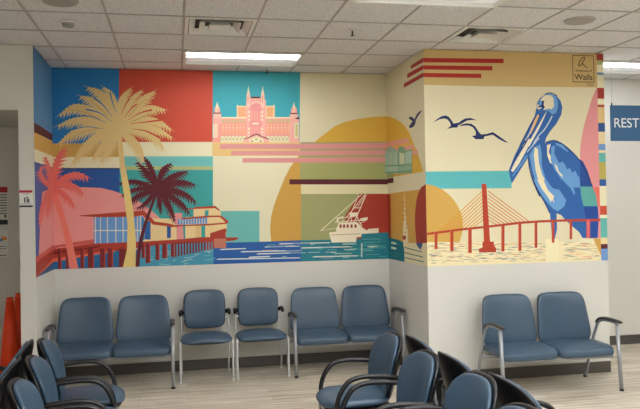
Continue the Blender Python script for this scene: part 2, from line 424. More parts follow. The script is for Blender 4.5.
for i, (x, y, r, lab) in enumerate(rows):
    o = ac if i == 0 else copy_tree(ac)
    o.location = (x, y, 0); o.rotation_euler = (0, 0, r); o['label'] = 'blue armchair: ' + lab if not lab.startswith('dark') else lab
# ---------------------------------------------------------------- cones
M_cone = mat('cone_orange', (255, 72, 22), .45)
def cone(x, y, label):
    t = thing('traffic_cone', label, 'cone', (x, y, 0), group='tall orange cones in the alcove')
    bm = bmesh.new(); box(bm, (-.17, -.17, 0), (.17, .17, .03), 0, .008); flat('base', bm, M_black, t)
    bm = bmesh.new(); disc(bm, (0, 0, .03), .125, .84, 32, r2=.038); link('cone_body', bm, M_cone, t)
    for f in t.children[-1].data.polygons: f.use_smooth = len(f.vertices) < 8
    bm = bmesh.new(); disc(bm, (0, 0, .868), .036, .05, 24, r2=.03); disc(bm, (0, 0, .87), .046, .012, 24); flat('tip', bm, M_cone, t)
    return t
# ---------------------------------------------------------------- hanging sign in the hall
t = thing('hanging_sign', 'blue hall sign with white capitals hanging on wires, cut by the right edge', 'sign', (5.85, -1.0, 2.455))
bm = bmesh.new(); box(bm, (0, -.008, 0), (.9, .008, .395), 0, .002); flat('sign_board', bm, mat('sign_blue', (38, 92, 138), .5), t)
bm = bmesh.new(); add_text(bm, 'RESTROOMS', (.04, -.009, .148), .82, .105, offset=.006); flat('lettering', bm, mat('sign_white', (228, 234, 238), .5), t)
for x in (.02, .88):
    bm = bmesh.new(); tube(bm, [(x, 0, .39), (x, 0, H-2.455)], .0022, seg=6); flat('wire', bm, M_steel, t)
    bm = bmesh.new(); disc(bm, (x, 0, .392), .008, .03, 10); flat('hook', bm, M_arm, t)
# PIXEL TOOLS + MURAL
# ---------------------------------------------------------------- the painted mural
def to_px(P):
    d = Vector(P)-CAM; k = FPX/d.dot(FX); return (320+k*d.dot(RX), 204.5-k*d.dot(UX))
def ray(x, y): return RX*((x-320)/FPX) + UX*(-(y-204.5)/FPX) + FX
WALLS = [('left', 0, XL, None, (XL, 0)), ('back', 1, 0, (XL, 0), (XC, 0)), ('step', 0, XC, (XC, 0), (XC, YP)), ('right', 1, YP, (XC, YP), None)]
def clip(poly, edge, keep):
    (x1, y1), (x2, y2) = to_px((edge[0], edge[1], .5)), to_px((edge[0], edge[1], H))
    def side(p): return keep*((p[0]-x1)*(y2-y1) - (p[1]-y1)*(x2-x1))*(-1)
    out = []
    for i, p in enumerate(poly):
        q = poly[(i+1) % len(poly)]; a, b = side(p), side(q)
        if a >= 0: out.append(p)
        if (a >= 0) != (b >= 0):
            t = a/(a-b); out.append((p[0]+(q[0]-p[0])*t, p[1]+(q[1]-p[1])*t))
    return out
LAYER = [0]; STEP = [1]
MURAL = thing('wall_mural', 'large colourful painted mural of palms, pelican, bridge and hotel across the upper walls', 'mural', (XC, 0, ZB))
class Motif:
    """one painted subject of the mural: flat shapes of paint, measured off the walls in metres"""
    def __init__(s, name, label=None): s.name, s.label, s.bm, s.cols = name, label, bmesh.new(), []
    def face(s, pts, col):
        if col not in s.cols: s.cols.append(col)
        try:
            f = s.bm.faces.new([s.bm.verts.new(p-MURAL.location) for p in pts]); f.material_index = s.cols.index(col)
        except ValueError: pass
    def poly(s, col, pts, o=(0, 0), k=1.0, only=None):
        LAYER[0] += STEP[0]; d = .0008 + LAYER[0]*.00001
        P = [(o[0]+x/k, o[1]+y/k) for x, y in pts]
        for name, ax, val, e0, e1 in WALLS:
            if only and name not in only: continue
            Q = P
            if e0: Q = clip(Q, e0, 1)
            if e1 and Q: Q = clip(Q, e1, -1)
            if len(Q) < 3: continue
            W = []
            for x, y in Q:
                r = ray(x, y); t = (val-CAM[ax])/r[ax]; p = CAM + r*t
                p.z = min(H-.0005, max(ZB, p.z))
                if ax == 0: p.y = min(0, max(YL if name == 'left' else YP, p.y)); p.x = val + (d if name == 'left' else -d)
                else: p.x = min(XR if name == 'right' else XC, max(XL if name == 'back' else XC, p.x)); p.y = val - d
                if name == 'back': p.x = min(XC-.0001, p.x)
                if not W or (W[-1]-p).length > 1e-5: W.append(p)
            if len(W) > 2 and (W[0]-W[-1]).length < 1e-5: W.pop()
            if len(W) > 2: s.face(W, col)
        return s
    def rect(s, col, x0, y0, x1, y1, **kw): return s.poly(col, [(x0, y0), (x1, y0), (x1, y1), (x0, y1)], **kw)
    def stroke(s, col, pts, w0, w1=None, o=(0, 0), k=1.0, sm=4, **kw):
        w1 = w0 if w1 is None else w1; P = [(o[0]+x/k, o[1]+y/k) for x, y in pts]
        if sm > 1 and len(P) > 2: P = [(v.x, v.y) for v in smooth_path([(x, y, 0) for x, y in P], sm)]
        A, B = [], []; n = len(P)-1
        for i, p in enumerate(P):
            a, b = P[max(0, i-1)], P[min(n, i+1)]; dx, dy = b[0]-a[0], b[1]-a[1]; l = math.hypot(dx, dy) or 1
            w = (w0+(w1-w0)*i/n)/2; A.append((p[0]-dy/l*w, p[1]+dx/l*w)); B.append((p[0]+dy/l*w, p[1]-dx/l*w))
        for i in range(n): s.poly(col, [A[i], A[i+1], B[i+1], B[i]], **kw); LAYER[0] -= STEP[0]
        LAYER[0] += STEP[0]
        return s
    def oval(s, col, cx, cy, rx, ry, n=14, **kw): return s.poly(col, [(cx+rx*math.cos(2*PI*i/n), cy+ry*math.sin(2*PI*i/n)) for i in range(n)], **kw)
    def frond(s, col, spine, w=5, leaf=8, n=13, up=.3, down=1.0):
        """palm frond: a ribbon along the spine with pointed leaflets on both sides"""
        STEP[0] = .15; w *= .58
        P = [(v.x, v.y) for v in smooth_path([(x, y, 0) for x, y in spine], 8)]
        L = [0]
        for a, b in zip(P, P[1:]): L.append(L[-1]+math.hypot(b[0]-a[0], b[1]-a[1]))
        def at(u):
            d = u*L[-1]; i = 0
            while i < len(L)-2 and L[i+1] < d: i += 1
            a, b = P[i], P[i+1]; q = (d-L[i])/max(1e-6, L[i+1]-L[i]); l = math.hypot(b[0]-a[0], b[1]-a[1]) or 1
            return (a[0]+(b[0]-a[0])*q, a[1]+(b[1]-a[1])*q), ((b[0]-a[0])/l, (b[1]-a[1])/l)
        A, B = [], []
        for i in range(n+1):
            u = i/n; p, t = at(u); nx, ny = -t[1], t[0]
            ww = w*(.12+.88*math.sin(PI*min(1, u*.85+.12)))*.5*(1 if u < .8 else (1-u)/.2*.8+.2)
            A.append((p[0]+nx*ww, p[1]+ny*ww)); B.append((p[0]-nx*ww, p[1]-ny*ww))
            if i == n: continue
            for sg, ed in ((1, A), (-1, B)):
                f = down if sg*ny > 0 else up
                ll = leaf*f*(.45+.7*math.sin(PI*min(1, u*.8+.15)))*random.uniform(.8, 1.15)
                bx, by = ed[-1]; dx, dy = t[0]*.75+sg*nx*.66, t[1]*.75+sg*ny*.66 + .25
                l = math.hypot(dx, dy); dx, dy = dx/l, dy/l; h = L[-1]/n*.6
                s.poly(col, [(bx-t[0]*h, by-t[1]*h), (bx+dx*ll*.6-t[0]*h*.35, by+dy*ll*.6-t[1]*h*.35), (bx+dx*ll, by+dy*ll), (bx+t[0]*h*.9, by+t[1]*h*.9), (p[0], p[1])])
        for i in range(n): s.poly(col, [A[i], A[i+1], B[i+1], B[i]])
        p, t = at(1); s.poly(col, [A[-2], (p[0]+t[0]*leaf*.6, p[1]+t[1]*leaf*.6), B[-2]])
        STEP[0] = 1
        return s
    def done(s):
        o = flat(s.name, s.bm, [paint(c) for c in s.cols], None); o.parent = MURAL
        if s.label: o['label'] = s.label
        return o
# colours
BLUE, RED, TEALT = (40, 122, 184), (204, 78, 56), (60, 166, 178)
CREAM, CREAM2, TAN, TANP = (230, 222, 186), (224, 214, 178), (205, 160, 82), (228, 192, 124)
MAROON, PINK, OLIVE, AQUA = (92, 30, 36), (222, 150, 146), (168, 168, 104), (98, 184, 178)
SUN, OCHRE, ROYAL, NAVY = (222, 176, 66), (208, 160, 72), (36, 84, 152), (22, 40, 92)
DBLUE, LBLUE, BRICK, RUST = (34, 84, 148), (98, 150, 206), (172, 58, 40), (180, 64, 38)
# --- fields of colour
m = Motif('colour_field')
m.rect(CREAM2, 20, 40, 620, 290)
m.rect(BLUE, 44, 40, 118.7, 143.5, only=['back'])
m.poly((82, 134, 180), [(20, 30), (60, 40), (60, 139), (20, 113)], only=['left'])
m.poly(MAROON, [(20, 113), (53, 134.5), (56, 136.5), (56, 143), (20, 124)], only=['left'])
m.poly(TAN, [(20, 124), (53, 142), (56, 143), (56, 158), (20, 142)], only=['left'])
m.rect(TAN, 44, 143.5, 119.5, 157, only=['back'])
m.poly(CREAM, [(20, 142), (53, 156.5), (56, 157), (56, 169), (20, 157)], only=['left'])
m.rect(CREAM, 44, 157, 119.5, 168, only=['back'])
m.poly((74, 92, 152), [(20, 156), (56, 169), (56, 290), (20, 290)], only=['left'])
m.rect(ROYAL, 44, 168, 119.6, 275, only=['back'])
m.rect(NAVY, 53, 168, 119.6, 169.2, only=['back'])
m.rect(RED, 118.7, 40, 212.3, 142, only=['back'])
m.rect(CREAM, 119.5, 142, 212.3, 156.5, only=['back'])
m.rect((112, 188, 182), 119.6, 156.3, 213, 166.5)
m.rect((178, 186, 128), 119.6, 166.3, 213, 170)
m.rect((60, 160, 156), 119.6, 170, 213, 275)
m.rect(TEALT, 212.3, 40, 299.6, 141, only=['back'])
m.rect(TANP, 212.3, 141, 299.7, 156, only=['back'])
m.rect(CREAM, 213, 156, 301, 275, only=['back'])
m.rect((110, 186, 178), 213, 211, 259.5, 246)
m.rect((156, 180, 198), 300, 142, 316, 150)
m.done()
# --- big sun
m = Motif('setting_sun', 'large gold and ochre sun disc')
m.poly(SUN, [(300, 154), (313, 143.3), (320, 137.5), (335, 126), (345, 122), (355, 119.5), (370, 117.3), (385, 116.2), (390, 116.8), (395.5, 118.8), (400.5, 121.8), (405, 126), (409, 132), (412.5, 140), (416, 149), (419.3, 158), (423.5, 171.7), (408, 174.3), (393.6, 177), (384, 178.5), (300, 164)])
m.poly(OCHRE, [(300.5, 153.5), (295, 160.5), (290, 167.5), (284.5, 178), (280.5, 188), (276.5, 198), (273.5, 207), (271.2, 216), (270.3, 225), (270.4, 233), (271.6, 246), (302, 246), (302, 154)])
m.done()
m = Motif('green_field', 'olive and brick red panels behind the boat')
m.rect(OLIVE, 300, 162, 387.5, 180, only=['back']); m.poly(OLIVE, [(383, 150), (390, 150), (393.6, 177.2), (383, 180)], only=['step'])
m.rect((226, 216, 170), 301, 184, 389, 194.5, only=['back'])
m.poly(CREAM2, [(384, 178.5), (393.6, 177), (423.5, 171.7), (426, 184), (420, 190), (390.5, 193.6), (384, 195)], only=['step'])
m.rect((164, 164, 108), 301, 194, 362, 246)
m.poly(BRICK, [(359.5, 193.8), (390.6, 193.8), (391.2, 246), (348, 246), (345, 216)])
m.poly((214, 166, 78), [(390.6, 193.2), (419.5, 189.5), (424, 250), (391.2, 250)])
m.done()
m = Motif('pink_stripe', 'pink horizontal cloud stripes')
for y0, y1, x0, a, b, xr in ((144, 149, 220, 137.8, 142.5, 408.5), (151, 155.4, 231, 144.5, 149, 413.5), (158, 162.6, 242.4, 149.5, 154, 417.5)):
    m.poly((172, 166, 108), [(300, y0-1.6), (387, y0-2.6), (387, y1+1.2), (300, y1+1.2)], only=['back'])
for y0, y1, x0, a, b, xr in ((144, 149, 220, 137.8, 142.5, 408.5), (151, 155.4, 231, 144.5, 149, 413.5), (158, 162.6, 242.4, 149.5, 154, 417.5)):
    m.poly(PINK, [(x0, y0), (300, y0-.2), (388, y0-1), (388, y1-.6), (300, y1), (x0, y1)], only=['back'])
    m.poly((226, 160, 138), [(380, y0-.3), (xr, a), (xr+1, b), (380, y1+.3)], only=['step'])
m.done()
m = Motif('maroon_bar'); m.rect(MAROON, 289.4, 179.3, 388, 184.4, only=['back']); m.poly(MAROON, [(380, 179.6), (393.6, 177.6), (393.6, 182.6), (380, 184.6)], only=['step']); m.done()
# --- hotel
BASE = LAYER[0]; STEP[0] = .4
m = Motif('hotel', 'pink hotel with towers and arcades'); o = (205, 80); k = 4.81
H1, H2, H3, H4 = (236, 158, 142), (240, 200, 150), (238, 172, 160), (214, 128, 112)
def hp(c, x0, y0, x1, y1): m.rect(c, x0, y0, x1, y1, o=o, k=k)
hp(H2, 153, 124, 202, 182); hp(H2, 292, 124, 336, 182); hp(CREAM, 153, 120, 158, 130); hp(CREAM, 328, 120, 336, 130); hp((234, 168, 120), 160, 132, 196, 180); hp((234, 168, 120), 298, 132, 326, 180)
hp(H1, 38, 180, 452, 300); hp(CREAM, 78, 178, 410, 185); hp(CREAM, 38, 212, 44, 275); hp((240, 206, 176), 44, 205, 62, 278)
hp(CREAM, 430, 206, 450, 280); hp((200, 190, 120), 435, 212, 445, 272)
for i in range(20):
    x = 82+i*16.6
    if 200 < x < 290: continue
    hp((196, 190, 132), x, 190, x+9, 206)
    for j in range(4): hp(((246, 190, 120), (240, 206, 170), (246, 190, 120), (238, 178, 110))[j], x+1, 214+j*12, x+8, 221+j*12)
for x0, n in ((76, 7), (298, 7)):
    hp((230, 160, 140), x0-4, 264, x0+n*17.6, 300)
    for i in range(n):
        x = x0+i*17.4
        m.poly(CREAM, [(x, 300), (x, 276), (x+3, 270), (x+7.5, 268), (x+12, 270), (x+15, 276), (x+15, 300)], o=o, k=k); hp((188, 190, 130), x+4, 277, x+11, 292)
hp(H3, 198, 96, 293, 300); hp((232, 150, 146), 216, 110, 272, 300)
hp(CREAM, 228, 205, 258, 214)
for y in (100, 118, 150, 168, 186, 230, 248, 266):
    for x in (208, 270): hp((248, 224, 190), x, y, x+9, y+9)
for x in (222, 236, 250, 264):
    hp((244, 180, 150), x, 150, x+4, 195); hp((244, 180, 150), x, 224, x+4, 255)
m.poly((240, 190, 170), [(200, 128), (228, 108), (246, 100), (264, 108), (292, 128), (292, 134), (264, 116), (246, 110), (228, 116), (200, 134)], o=o, k=k)
hp(H3, 210, 84, 276, 100); m.poly((110, 30, 36), [(214, 88), (228, 80), (258, 80), (274, 88)], o=o, k=k)
for x in (200, 269):
    hp((244, 196, 176), x, 66, x+17, 132); hp(CREAM, x+3, 52, x+14, 68); m.poly(CREAM, [(x+4, 54), (x+8.5, 26), (x+13, 54)], o=o, k=k); hp(H4, x+5, 78, x+8, 110); hp((240, 190, 130), x+10, 74, x+13, 90)
m.poly(H3, [(186, 300), (186, 285), (247, 260), (308, 285), (308, 300)], o=o, k=k)
m.poly(MAROON, [(186, 284), (247, 258), (308, 284), (300, 285), (247, 263), (194, 285)], o=o, k=k)
m.poly(CREAM, [(212, 296), (212, 286), (247, 271), (282, 286), (282, 300), (212, 300)], o=o, k=k); hp((190, 190, 130), 240, 280, 254, 290); hp((190, 120, 100), 222, 290, 230, 298); hp((190, 120, 100), 264, 290, 272, 298)
for x0, x1, y in ((40, 78, 158), (408, 448, 160)):
    hp(H3, x0+6, y-24, x1-6, y); hp((240, 190, 170), x0, y+3, x1, y+24); hp(H3, x0-2, y+24, x1+3, 300 if x0 > 100 else 210); hp(MAROON, x0, y-1, x1, y+4)
    c = (x0+x1)/2; m.poly(CREAM, [(c-9, y-24), (c-6, y-36), (c, y-54), (c+5, y-36), (c+9, y-24)], o=o, k=k); hp((246, 206, 160), c-4, y-20, c+3, y-4)
hp(CREAM, 430, 206, 450, 280); hp((200, 190, 120), 435, 212, 445, 272)
m.poly(MAROON, [(430, 186), (452, 176), (452, 190)], o=o, k=k)
m.done()
# --- pink hill and houses
LAYER[0] = BASE; STEP[0] = .5
m = Motif('pink_hill', 'pale pink hill shape')
m.poly((230, 150, 144), [(42, 192), (52, 188), (85, 187.2), (102, 188), (114, 191), (130, 197), (142, 203), (152, 211), (160, 218), (170, 226), (181, 240), (181, 250), (38, 268), (40, 225)])
m.done()
m = Motif('beach_house', 'house with blue windows and a red roof behind the palms'); o = (100, 196); k = 5.11
m.rect((236, 208, 150), 0, 60, 392, 250, o=(100, 200), k=k*1.0) if False else None
m.rect((234, 206, 150), 136, 218.5, 176.5, 243); m.rect((234, 206, 150), 176, 238, 180, 243); m.poly((230, 150, 144), [(168, 213), (182, 213), (184, 243), (176.6, 243), (176.4, 226)])
m.rect((104, 154, 210), 93.8, 216, 143.5, 244)
for x in (95, 100, 107, 115.4, 122.6, 137, 140): m.rect((226, 220, 190), x, 216, x+.9, 244)
m.rect((226, 220, 190), 93.8, 230, 143, 231)
m.rect((36, 96, 160), 144.6, 221, 150.6, 239.5); m.rect((60, 130, 170), 142, 218, 144.4, 240); m.rect((40, 84, 150), 167, 226, 170.8, 238)
m.poly(RUST, [(80, 215.4), (100, 213.8), (125, 211.8), (144, 210.8), (155, 221.6), (168, 223.3), (178, 226), (178, 227.2), (166.5, 226), (153, 224.6), (142.5, 215.2), (135, 216.8), (100, 217.2), (80, 216.2)])
m.done()
m = Motif('pier_house', 'cream stilt house with red roofs at the end of the pier'); o = (170, 196); k = 5.11
q = lambda c, pts: m.poly(c, pts, o=o, k=k)
q((236, 206, 148), [(78, 108), (200, 104), (205, 60), (255, 72), (262, 100), (292, 134), (288, 172), (285, 218), (205, 226), (78, 236)])
q((236, 206, 148), [(120, 66), (205, 60), (255, 72), (262, 102), (120, 106)])
q((60, 160, 156), [(160, 148), (180, 148), (180, 226), (160, 228)]); q((226, 190, 130), [(130, 148), (158, 148), (158, 218), (130, 218)]); q((60, 160, 156), [(178, 74), (198, 72), (196, 104), (178, 104)])
q((110, 150, 200), [(40, 118), (190, 108), (190, 142), (40, 146)])
for x in range(50, 190, 14): q((222, 206, 186), [(x, 116), (x+4, 115), (x+4, 144), (x, 144)])
q(RUST, [(70, 62), (120, 62), (130, 56), (232, 51), (256, 72), (252, 76), (228, 62), (130, 66), (70, 70)])
q(RUST, [(60, 112), (200, 100), (262, 100), (298, 128), (298, 136), (285, 136), (255, 108), (205, 108), (60, 120)])
q(RUST, [(0, 152), (60, 148), (200, 142), (298, 134), (292, 142), (200, 150), (60, 154), (0, 160)])
q(BRICK, [(205, 190), (285, 164), (290, 178), (285, 186), (285, 218), (205, 218)])
m.done()
m = Motif('water', 'blue and teal painted water')
m.rect((70, 150, 176), 137, 241.5, 214, 272); m.rect((34, 100, 150), 44, 250, 140, 272, only=['back']); m.poly((44, 96, 140), [(20, 262), (56, 252), (56, 280), (20, 290)], only=['left'])
m.poly((36, 92, 162), [(213.5, 243), (260, 241.8), (303, 240.2), (303, 272), (213.5, 272)])
m.poly((36, 128, 142), [(301, 240.3), (361, 239), (362, 233.2), (374, 232.8), (392, 232.4), (392, 270), (301, 272)], only=['back'])
m.poly((28, 120, 132), [(380, 233), (386, 235), (390.6, 238), (399, 240), (404.5, 243), (405, 270), (380, 270)], only=['step'])
m.poly((232, 220, 176), [(404, 243), (426, 243), (430, 280), (405, 275)], only=['step'])
for y0, y1, x0, x1 in ((247, 251.5, 405, 422), (252, 256.5, 404, 423), (257, 261.4, 405, 424)): m.poly((72, 122, 108), [(x0, y0), (x1, y1), (x1, y1+1), (x0, y0+1)])
m.poly((60, 80, 130), [(416, 243), (423, 243), (421, 250), (418, 247)])
R = random.Random(5)
for i in range(26):
    x = R.uniform(140, 208); y = R.uniform(250, 265); l = R.uniform(3, 12); s_ = R.uniform(-.15, .25)
    m.poly(R.choice([(170, 206, 196), (110, 186, 196), (200, 216, 196)]), [(x, y), (x+l, y-l*s_-.3), (x+l, y-l*s_+.2), (x, y+.6)])
for i in range(22):
    x = R.uniform(54, 134); y = R.uniform(254, 266); l = R.uniform(2, 7); m.poly((58, 130, 180), [(x, y), (x+l, y), (x+l, y+.5), (x, y+.5)])
for x0, x1, y in ((219.5, 246, 249), (240, 302, 251.3), (216, 300, 258.8), (264, 300, 246.5), (278, 330, 243.4), (256, 290, 253.5), (248, 270, 256.8), (312, 358, 256.4), (300, 345, 247.5)):
    m.poly((214, 222, 214), [(x0, y+.5), (x0+3, y-.2), (x1, y-.8-(x1-x0)*.008), (x1, y+.2-(x1-x0)*.008), (x0+2, y+1)])
for i in range(70):
    x = R.uniform(262, 384); y = R.uniform(243, 258) if x < 361 else R.uniform(236, 257); l = R.uniform(3, 18); x1 = min(x+l, 386)
    c = R.choice([(110, 180, 170), (176, 208, 190), (40, 100, 160), (24, 96, 110), (190, 150, 140)] if x < 330 else [(176, 208, 186), (20, 92, 104), (110, 184, 170), (222, 220, 190)])
    m.poly(c, [(x, y), (x1, y-.2), (x1, y+.25), (x, y+.55)])
for i in range(12):
    x = R.uniform(388, 398); y = R.uniform(243, 256); m.poly(R.choice([(110, 184, 170), (16, 92, 104)]), [(x, y), (x+5, y+1.2), (x+5, y+1.6), (x, y+.5)])
for y in (241.5, 246.5): m.poly((226, 230, 206), [(391.5, y), (396.5, y+1.2), (396.5, y+3.2), (391.5, y+2.2)])
m.rect((180, 206, 190), 361, 243, 362.4, 257)
m.done()
m = Motif('pier', 'red wooden pier on posts')
m.poly((206, 92, 80), [(53, 246), (75, 242), (94, 239.2), (94, 243.6), (60, 247), (53, 249)], only=['back'])
m.poly((206, 92, 80), [(20, 262), (53, 245), (56, 244), (56, 249), (20, 268)], only=['left'])
m.poly(BRICK, [(53, 249), (94, 243.6), (143, 241.6), (181, 239.2), (181, 242.5), (143, 247), (115, 251), (53, 260)], only=['back'])
m.poly(BRICK, [(20, 268), (56, 248.5), (56, 260), (20, 284)], only=['left'])
m.poly((120, 34, 34), [(53, 252), (100, 245.8), (100, 247.2), (53, 254.5)])
m.poly((226, 110, 80), [(20, 284), (53, 258.6), (100, 252), (115, 250), (115, 251.6), (100, 253.8), (53, 262), (20, 292)])
for x, w_, y1 in ((58, 2.6, 272), (66, 2, 272), (80.5, 2.6, 271), (88, 5, 271), (100, 4.4, 270), (107.5, 4.6, 270), (119, 4, 270), (123, 3, 270), (141.5, 2.6, 258), (145.6, 3.8, 263), (155.5, 3, 260), (162.2, 4, 258.2), (170.8, 2.6, 256.5)):
    m.rect((122, 36, 36), x, 248.5 if x < 130 else 243.5, x+w_, y1); m.rect((186, 66, 50), x+w_, 248.5 if x < 130 else 243.5, x+w_+1, y1)
m.poly(BRICK, [(170, 240.5), (200, 237.2), (238.6, 237.4), (238, 239.2), (232, 241), (228, 241), (170, 244.4)])
for i in range(17):
    x = 172+i*2.9; y1 = 257.5-i*.62
    m.rect((120, 36, 36) if i < 12 else BRICK, x, 242, x+1.7, y1)
m.rect((196, 120, 96), 214, 238.6, 226, 248)
m.done()
# --- palms
WATER = LAYER[0]; STEP[0] = 1
def ground(m, pts, c): m.poly(c, pts)
m = Motif('pink_palm', 'salmon pink palm painted in the left corner'); c = (228, 112, 102); c2 = (236, 128, 112)
m.poly(c2, [(51, 190), (55, 188), (60, 200), (66, 220), (72, 240), (78.5, 272), (70, 272), (65, 240), (60, 220), (54, 202)])
for sp, w_, lf in (([(51, 187), (62, 179), (76, 174), (90, 178)], 6, 8), ([(51, 187), (62, 183), (76, 187), (84, 196)], 6, 8), ([(51, 186), (50, 172), (47, 162), (45, 156)], 4, 6),
                   ([(51, 186), (55, 168), (60, 154), (66, 148)], 7, 8), ([(50, 187), (43, 178), (40, 172), (41, 166)], 4, 5), ([(50, 187), (45, 198), (41, 212), (39, 226)], 5, 6), ([(50, 187), (49, 202), (46, 218)], 5, 6), ([(51, 187), (62, 192), (70, 200), (75, 208)], 5, 7)):
    m.frond(c, sp, w_, lf, n=10)
m.done()
m = Motif('maroon_palm', 'dark maroon palm'); c = (94, 28, 38)
m.stroke(c, [(158, 190), (152, 205), (145, 225), (140, 245), (137, 268)], 2.4, 4)
for sp, w_, lf in (([(158, 190), (150, 176), (143, 168), (137, 161)], 5, 7), ([(158, 190), (153, 172), (148, 162), (143, 156)], 5, 6), ([(158, 190), (160, 176), (164, 168), (172, 163)], 5, 7), ([(158, 189), (168, 179), (178, 174), (188, 171)], 6, 8),
                   ([(158, 189), (170, 184), (183, 182), (196, 185)], 6, 8), ([(158, 190), (172, 190), (185, 194), (197, 203)], 6, 8), ([(158, 190), (170, 196), (182, 204), (190, 214)], 6, 8), ([(158, 190), (166, 200), (172, 212), (175, 222)], 6, 7),
                   ([(158, 190), (145, 184), (131, 181), (118, 184)], 5, 6), ([(158, 190), (147, 192), (134, 198), (126, 206)], 5, 7), ([(158, 190), (150, 198), (142, 206), (136, 208)], 5, 6), ([(158, 190), (160, 202), (160, 214)], 5, 6), ([(158, 190), (146, 188), (132, 190), (121, 196)], 4, 6)):
    m.frond(c, sp, w_, lf, n=12)
m.oval(c, 158, 189, 7, 6)
m.done()
m = Motif('tan_palm', 'tall tan palm, the largest of the painted palms'); c = (224, 194, 130); sh = (186, 142, 76)
m.poly((232, 204, 126), [(117, 138), (121.5, 138), (125, 165), (130, 190), (133.5, 212), (136, 240), (135.6, 272), (123, 272), (127, 250), (127.6, 225), (124, 196), (119.7, 165)])
m.poly(c, [(117, 132), (121.5, 132), (125, 165), (127, 175), (121.6, 178), (119.7, 165)])
for sp, w_, lf in (([(118, 128), (98, 126), (76, 132), (58, 144)], 11, 10), ([(118, 126), (98, 114), (76, 107), (58, 116)], 11, 8), ([(118, 127), (98, 121), (76, 120), (57, 126)], 9, 8), ([(118, 128), (102, 134), (86, 146), (72, 164)], 11, 10),
                   ([(118, 126), (106, 112), (94, 101), (80, 96)], 10, 8), ([(118, 124), (110, 106), (100, 93), (87, 87)], 10, 8), ([(118, 124), (115, 106), (111, 94), (103, 87)], 8, 7), ([(119, 124), (120, 106), (124, 96), (131, 88)], 8, 7), ([(120, 124), (126, 108), (134, 97), (142, 90)], 7, 6),
                   ([(121, 125), (132, 112), (143, 99), (155, 91)], 9, 8), ([(121, 126), (136, 116), (150, 108), (166, 110)], 9, 8), ([(121, 128), (138, 121), (156, 121), (172, 130)], 9, 8), ([(121, 129), (138, 130), (154, 136), (164, 150)], 9, 9),
                   ([(120, 130), (130, 138), (139, 148), (144, 162)], 9, 9), ([(117, 131), (108, 140), (100, 150), (92, 160)], 9, 9), ([(118, 132), (112, 144), (106, 154), (100, 162)], 8, 8), ([(121, 128), (140, 126), (158, 130), (173, 138)], 7, 7)):
    m.frond(c, sp, w_, lf, n=17, up=.25)
m.oval(c, 118.5, 128, 7, 6.5)
for bc, sp, w0 in ((BLUE, [(112, 122), (100, 113), (86, 109.5)], 1.6), (BLUE, [(106, 123), (88, 116), (64, 118)], 1.5), (BLUE, [(104, 129), (84, 127), (60, 134)], 1.4), (BLUE, [(112, 117), (104, 106), (94, 98)], 1.8), (BLUE, [(117, 114), (113, 104), (110, 92)], 1.5),
                   (RED, [(121, 116), (125, 106), (130, 98)], 1.5), (RED, [(124, 118), (131, 109), (137, 104)], 1.6), (RED, [(128, 120), (140, 113), (152, 110)], 1.9), (RED, [(130, 124), (146, 122), (162, 120)], 2.0), (RED, [(132, 129), (146, 131), (160, 138)], 2.2)):
    m.stroke(bc, sp, .3, w0, only=['back'])
for sp in ([(100, 128), (84, 132), (68, 140)], [(100, 119), (84, 112), (70, 110)], [(108, 116), (97, 106), (90, 100)], [(128, 117), (138, 106), (147, 99)], [(132, 122), (148, 115), (160, 114)]):
    m.stroke(sh, sp, .7, .3)
m.done()
# --- boat
LAYER[0] = WATER
m = Motif('fishing_boat', 'white sport fishing boat with outriggers'); o = (310, 185); k = 4.55; W_ = (242, 230, 200)
q = lambda c, pts: m.poly(c, pts, o=o, k=k)
q(W_, [(86, 216), (120, 212), (262, 208), (262, 200), (312, 196), (312, 218), (236, 222), (232, 236), (212, 238), (209, 260), (98, 262), (92, 238)])
q((196, 150, 120), [(96, 226), (230, 220), (230, 223), (96, 229)])
q(W_, [(118, 200), (132, 172), (214, 168), (236, 192), (262, 208), (120, 214)])
for x in (134, 150, 166, 184, 202): q((150, 56, 40), [(x, 180), (x+9, 179), (x+10, 194), (x, 195)])
q(W_, [(120, 168), (124, 150), (150, 142), (152, 148), (130, 154), (128, 168)]); q(W_, [(180, 130), (216, 126), (218, 142), (182, 146)]); q(W_, [(228, 152), (262, 146), (262, 158), (240, 164), (228, 162)])
q((164, 150, 96), [(134, 156), (150, 152), (150, 166), (134, 168)])
for a, b, w_ in (((236, 42), (48, 208), .7), ((256, 42), (200, 172), .8), ((250, 42), (164, 150), .7), ((222, 44), (186, 128), .6), ((256, 42), (216, 100), .6), ((200, 104), (232, 104), .7), ((196, 128), (160, 176), .8), ((212, 142), (236, 188), .9), ((176, 128), (220, 126), .7), ((120, 150), (200, 144), .5), ((112, 170), (228, 160), .7), ((186, 146), (190, 172), .7), ((150, 146), (148, 172), .6), ((262, 156), (226, 176), .6), ((48, 208), (120, 196), .4), ((290, 200), (290, 216), .5)):
    m.stroke(W_, [a, b], w_, o=o, k=k, sm=1)
m.done()
# --- glass building and church spire on the step wall
m = Motif('glass_building', 'pale green glass building'); o = (375, 120); k = 5.11
q = lambda c, pts: m.poly(c, pts, o=o, k=k)
q((152, 186, 162), [(52, 162), (78, 134), (118, 158), (118, 164), (120, 274), (54, 274)])
q((122, 162, 128), [(118, 158), (122, 140), (136, 134), (152, 142), (156, 156), (190, 150), (192, 270), (118, 276)])
q((206, 212, 176), [(126, 166), (152, 172), (152, 228), (126, 230)]); q((160, 196, 176), [(156, 164), (188, 156), (188, 226), (156, 232)]); q((146, 180, 146), [(120, 240), (190, 234), (190, 262), (120, 268)])
for x in (60, 72, 84, 96, 108): q((196, 214, 190), [(x, 168), (x+4, 162), (x+4, 262), (x, 264)])
for y in (228, 262): q((104, 148, 120), [(52, y+4), (118, y), (192, y-8), (192, y-3), (118, y+6), (52, y+10)])
for x in (162, 174, 184): q((196, 214, 190), [(x, 166), (x+3, 165), (x+3, 224), (x, 226)])
m.done()
